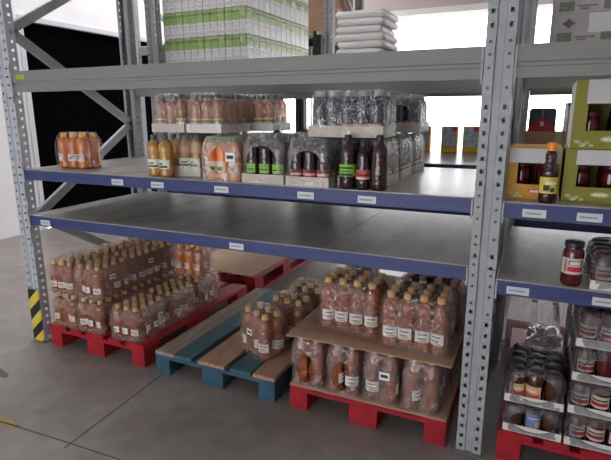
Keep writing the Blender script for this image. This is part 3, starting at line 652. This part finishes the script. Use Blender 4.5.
# crumpled clear film
bm = bmesh.new(); bmesh.ops.create_icosphere(bm, subdivisions=4, radius=1)
rr = random.Random(3)
from mathutils import noise
for v in bm.verts:
    q = 1+.35*noise.noise(v.co*2.2)+.2*noise.noise(v.co*6); v.co = Vector((v.co.x*q*.09, v.co.y*q*.13, max(v.co.z*q, -.6)*.06+.036))
tag(obj('crumpled_film', new_mesh('crumpled_film', bm, mat('crumpled_film', (226, 226, 232), .18, trans=.2, bump=.6, bscale=40)), None, (3.05, 1.04, .1446)), 'ball of shiny crumpled clear film on the right red pallet', 'plastic film')

# ------------------------------------------------------------------ things on the rear rack
def snack_box(x, y, z, label):
    W, D, H = .132, .07, .218; t = empty('carton_box', label, 'box', (x, y, z), 0, 'small yellow boxes on the rear shelf')
    boxo('box_body', (0, W, 0, D, 0, H), mat('yellow_box_card', (236, 186, 30), .6), t, .002)
    boxo('printed_panel', (.012, W-.012, -.0015, .0005, .05, H-.012), mat('panel_print', (214, 214, 210), .6, rgb2=(120, 150, 180), scale=45), t)
    boxo('red_corner', (W*.66, W-.004, -.003, -.0016, H*.82, H-.004), mat('red_print', (206, 52, 40), .6), t)
for i, xx in enumerate((1.94, 2.168, 2.345)):
    snack_box(xx-.02, 2.33, ZS1, 'yellow box on the rear shelf, %s of the three by the central post' % ('leftmost', 'middle', 'rightmost')[i])
# milk stack
pallet(.004, 1.41, 1.758, [WOOD], 'wooden pallet under the green and white milk carton stack', top=EUR)
def milk_mat():
    m = bpy.data.materials.new('milk_carton_print'); m.use_nodes = True; N = m.node_tree.nodes; L = m.node_tree.links; b = N['Principled BSDF']; b.inputs['Roughness'].default_value = .4
    tc = N.new('ShaderNodeTexCoord'); sp = N.new('ShaderNodeSeparateXYZ'); L.new(tc.outputs['Object'], sp.inputs[0])
    ns = N.new('ShaderNodeTexNoise'); ns.inputs['Scale'].default_value = 26; L.new(tc.outputs['Object'], ns.inputs['Vector'])
    a = N.new('ShaderNodeMath'); a.operation = 'MULTIPLY_ADD'; L.new(ns.outputs['Fac'], a.inputs[0]); a.inputs[1].default_value = .05; L.new(sp.outputs[2], a.inputs[2])
    g = N.new('ShaderNodeMath'); g.operation = 'GREATER_THAN'; L.new(a.outputs[0], g.inputs[0]); g.inputs[1].default_value = .135
    n2 = N.new('ShaderNodeTexNoise'); n2.inputs['Scale'].default_value = 55; L.new(tc.outputs['Object'], n2.inputs['Vector'])
    r = N.new('ShaderNodeValToRGB'); r.color_ramp.elements[0].color = (*lin((198, 196, 195)), 1); r.color_ramp.elements[1].color = (*lin((236, 236, 238)), 1); r.color_ramp.elements[0].position = .4; r.color_ramp.elements[1].position = .55; L.new(n2.outputs['Fac'], r.inputs[0])
    r2 = N.new('ShaderNodeValToRGB'); r2.color_ramp.elements[0].color = (*lin((128, 170, 62)), 1); r2.color_ramp.elements[1].color = (*lin((168, 198, 110)), 1); L.new(n2.outputs['Fac'], r2.inputs[0])
    mx = N.new('ShaderNodeMix'); mx.data_type = 'RGBA'; L.new(g.outputs[0], mx.inputs[0]); L.new(r.outputs[0], mx.inputs[6]); L.new(r2.outputs[0], mx.inputs[7]); L.new(mx.outputs[2], b.inputs['Base Color']); return m
MK = milk_mat(); bm = bmesh.new(); box(bm, 0, .064, 0, .092, 0, .195); bmesh.ops.bevel(bm, geom=bm.edges[:], offset=.003, segments=1, affect='EDGES'); carton_me = new_mesh('milk_carton', bm, MK)
milkw = wrap_mesh('milk_wrap', .0995, .0945, .197, .01, film_mat('thin_film', (240, 240, 240), .04, .3, 18, .25, .1), 0, (), .9, .1, .001)
for lay in range(4):
    for i in range(4):
        for j in range(6):
            if not (j == 0 or i == 3): continue
            t = empty('milk_carton_pack', 'green-white milk carton pack, %s layer up, %s' % (('first', 'second', 'third', 'fourth')[lay], ('front face, column %s' % ('one', 'two', 'three', 'four')[i]) if j == 0 else ('right side, place %s' % ('one', 'two', 'three', 'four', 'five', 'six')[j])), 'milk pack',
                      (.004+.1+i*.2005, 1.41+.096+j*.191, 1.903+lay*.1985), 0, 'milk carton packs')
            for a in range(3):
                for b in range(2): obj('milk_carton', carton_me, t, (-.098+a*.066, -.0935+b*.0945, .0005))
            obj('shrink_film', milkw, t, (0, 0, .0002))
# white folded stack
pallet(1.30, 1.40, 1.758, [GWOOD], 'grey wooden pallet under the white folded stack', top=EUR)
def cushion(A, B, H, seed):
    rnd = random.Random(seed); bm = bmesh.new(); bmesh.ops.create_cube(bm, size=2); bmesh.ops.subdivide_edges(bm, edges=bm.edges[:], cuts=10, use_grid_fill=True)
    for v in bm.verts:
        x, y, z = v.co; e = 1-.12*max(abs(x), abs(y))**4; rim = 1-.07*z*z-.03*(abs(x*y))**3
        v.co = Vector((x*A*rim+.004*noise.noise(Vector((y*3+seed, z*3, 0))), y*B*rim, (z*H*e)+.0015*noise.noise(Vector((x*5, y*5, seed)))))
    return new_mesh('folded_sack', bm, mat('white_plastic_sack', (238, 236, 234), .5, bump=.3, bscale=25), True)
for k in range(6):
    o = obj('folded_sack', cushion(.170+.008*((k*7) % 3), .20, .0245, k), None, (1.695+.008*((k*5) % 3-1), 1.64, 1.903+.0255+k*.0505))
    tag(o, 'white folded sack, %s from the bottom of the white stack' % ('first', 'second', 'third', 'fourth', 'fifth', 'sixth')[k], 'sack', 'white folded sacks')
# patterned boxes, upper right
pallet(2.90, 1.41, 1.758, [WOOD], 'wooden pallet under the patterned boxes at top right', top=EUR)
def pat_box(x, y, z, W, D, H, label, seed):
    t = empty('patterned_box', label, 'box', (x, y, z), 0, 'grey-white patterned boxes')
    boxo('box_body', (0, W, 0, D, 0, H), mat('grey_white_card', (200, 194, 192), .7, rgb2=(182, 176, 174), scale=6), t, .003)
    bm = bmesh.new()
    for cx in (W*.25, W*.75):
        for s, cz in ((.030, H*.68),):
            vs = [bm.verts.new((cx+dx*s*1.3, -.0015, cz+dz*s)) for dx, dz in ((-1, 0), (-.45, -.4), (0, -1), (.45, -.4), (1, 0), (.45, .4), (0, 1), (-.45, .4))]; bm.faces.new(vs)
    obj('diamond_print', new_mesh('diamond_print', bm, mat('grey_print', (122, 114, 112), .7)), t)
    for cx in (W*.2, W*.8): boxo('green_picture', (cx-.04, cx+.04, -.002, .001, H*.08, H*.38), mat('grey_green_print', (110, 122, 108), .7, rgb2=(150, 152, 144), scale=40), t)
    bm = bmesh.new(); box(bm, W*.34, W*.62, -.002, .001, H*.2, H*.26); box(bm, W*.38, W*.5, -.002, .001, H*.10, H*.18)
    obj('grey_stripe', new_mesh('grey_stripe', bm, mat('grey_print2', (140, 134, 132), .7)), t)
    return t
for k in range(3):
    for i in range(2):
        pb = pat_box(2.915+i*.39, 1.42, 1.903+k*.171, .385, .58, .17, 'grey-white patterned box with diamond print, %s tier, %s of the pair' % (('bottom', 'middle', 'top')[k], ('left', 'right')[i]), k)
        if k == 0 and i == 0: boxo('paper_label', (.20, .32, -.004, -.0022, .06, .168), PAPER, pb)
# red and teal box on a carton behind
boxo_t = empty('storage_carton', 'plain brown carton on the rear right shelf carrying the red and teal box', 'carton', (2.76+.06, 1.75, ZR1))
boxo('carton_body', (0, .42, 0, .34, 0, .212), CARD, boxo_t, .003); boxo('packing_tape', (.19, .23, -.001, .341, .05, .2132), mat('tape', (190, 160, 120), .3), boxo_t)
t = empty('red_teal_box', 'small red and dark teal box with pale emblem seen above the orange carton', 'box', (2.822, 1.80, ZR1+.2135))
bm = bmesh.new(); p = [(.012, 0), (.183, 0), (.183, .14), (.168, .155), (.027, .155), (.012, .14)]
a = [bm.verts.new((q[0], 0, q[1])) for q in p]; b = [bm.verts.new((q[0], .12, q[1])) for q in p]; bm.faces.new(a); bm.faces.new(b[::-1])
for i in range(6): bm.faces.new((a[i], b[i], b[(i+1) % 6], a[(i+1) % 6]))
bmesh.ops.recalc_face_normals(bm, faces=bm.faces[:]); obj('box_body', new_mesh('box_body', bm, mat('dark_teal_card', (56, 74, 78), .5)), t)
bm = bmesh.new(); pz = [(.014, .0), (.181, .0), (.181, .035), (.16, .045), (.135, .075), (.098, .085), (.06, .075), (.04, .045), (.014, .035)]; bm.faces.new([bm.verts.new((x, -.0015, z)) for x, z in pz])
obj('red_panel', new_mesh('red_panel', bm, mat('crimson_print', (170, 24, 52), .5)), t)
boxo('emblem', (.085, .11, -.004, -.002, .035, .065), mat('emblem_print', (226, 206, 204), .6), t, .001); boxo('pale_stripe', (.095, .101, -.004, -.002, .085, .15), mat('stripe_print', (196, 150, 150), .6), t)
t = empty('blue_box', 'narrow blue and white box between the red teal box and the olive cartons', 'box', (3.075, 1.82, ZR1+.2135), .2)
boxo('box_body', (0, .07, 0, .10, 0, .19), mat('blue_white_card', (84, 112, 150), .5, rgb2=(176, 190, 206), scale=14), t, .002); boxo('dark_edge', (-.001, .071, -.002, .02, .17, .1905), BLACK, t)
# pink and white sack
bm = bmesh.new(); bmesh.ops.create_cube(bm, size=1); bmesh.ops.subdivide_edges(bm, edges=bm.edges[:], cuts=8, use_grid_fill=True)
for v in bm.verts:
    x, y, z = v.co*2; pin = 1-.25*abs(z)**4
    v.co = Vector((x*.12*pin, y*.08*(1-.3*abs(z)**3)*(1-.2*x*x), (z+1)*.25))
tag(obj('printed_sack', new_mesh('printed_sack', bm, mat('pink_white_print', (232, 226, 226), .5, rgb2=(190, 80, 96), scale=6), True), None, (.08, 1.60, ZS1+.001)), 'pink and white printed sack standing on the rear shelf left of the trays', 'sack')

# ------------------------------------------------------------------ stacker and boxes far behind
fk = empty('pallet_stacker', 'tall black mast of an orange pallet stacker in the aisle behind the racks', 'pallet stacker', (.44, 3.0, 0))
DS = mat('dark_steel', (40, 40, 44), .4, metal=.4)
for xx in (0, .25): boxo('mast_rail', (xx, xx+.05, 0, .09, .06, 2.30), BLACK, fk, .004)
for xx in (.053, .207): boxo('inner_rail', (xx, xx+.04, .02, .08, .10, 2.34), DS, fk)
for zz in (.3, 1.25, 2.2): boxo('mast_crossbar', (0, .30, .091, .12, zz, zz+.08), BLACK, fk, .003)
for xx in (.11, .17):
    bm = bmesh.new()
    for k in range(80): box(bm, xx, xx+.014, .03+.002*(k % 2), .04+.002*(k % 2), .3+k*.0235, .3+k*.0235+.0238)
    obj('lift_chain', new_mesh('lift_chain', bm, STEEL), fk)
boxo('fork_carriage', (-.02, .32, -.05, -.001, .10, .40), BLACK, fk, .004)
for xx in (.0, .20): boxeso('fork', [(xx, xx+.10, -.36, -.051, .06, .10)], BLACK, fk)
ORG = mat('orange_machine_paint', (214, 110, 40), .4)
boxo('motor_cover', (-.12, .42, .125, .36, .12, 1.16), ORG, fk, .03)
bm = bmesh.new(); beam_between(bm, (.15, .361, .25), (.15, .40, 1.05), .04, .03); box(bm, .05, .25, .385, .415, 1.05, 1.09); obj('tiller', new_mesh('tiller', bm, BLACK), fk)
for xx in (-.06, .30):
    bm = bmesh.new(); bmesh.ops.create_cone(bm, cap_ends=True, segments=20, radius1=.06, radius2=.06, depth=.05, matrix=Matrix.Translation((xx, .25, .06)) @ Matrix.Rotation(PI/2, 4, 'Y'))
    obj('wheel', new_mesh('wheel', bm, mat('tyre_rubber', (24, 24, 26), .8)), fk)
rack_frame(.6-BAY-PW, 3.42, 'leftmost far upright frame holding the left end of the high grey beams')
for y, yb in ((3.42, 1), (3.42+1.035, -1)):
    beam(.6-BAY, y, 2.26, 2.36, GREY, 'high grey beam far behind under the brown boxes, %s one' % ('near' if yb > 0 else 'rear'), 'big', sgn=yb)
o = boxo('shelf_panel', (.6-BAY+.01, .595, 3.43, 4.49, 2.3605, 2.374), DECK); tag(o, 'high shelf panel carrying the brown boxes far behind', 'shelf panel')
for k in range(2):
    bx = empty('brown_box', 'tall brown carton on the far high shelf, %s of two' % ('lower', 'upper')[k], 'box', (.31, 3.5, 2.3745+k*.472))
    boxo('carton_body', (0, .28, 0, .9, 0, .47), CARD, bx, .004); boxo('paper_label', (.281, .2825, .35, .55, .2, .33), mat('beige_label', (214, 190, 170), .7), bx)

print('packs', NP[0], 'objects', len(S.objects))
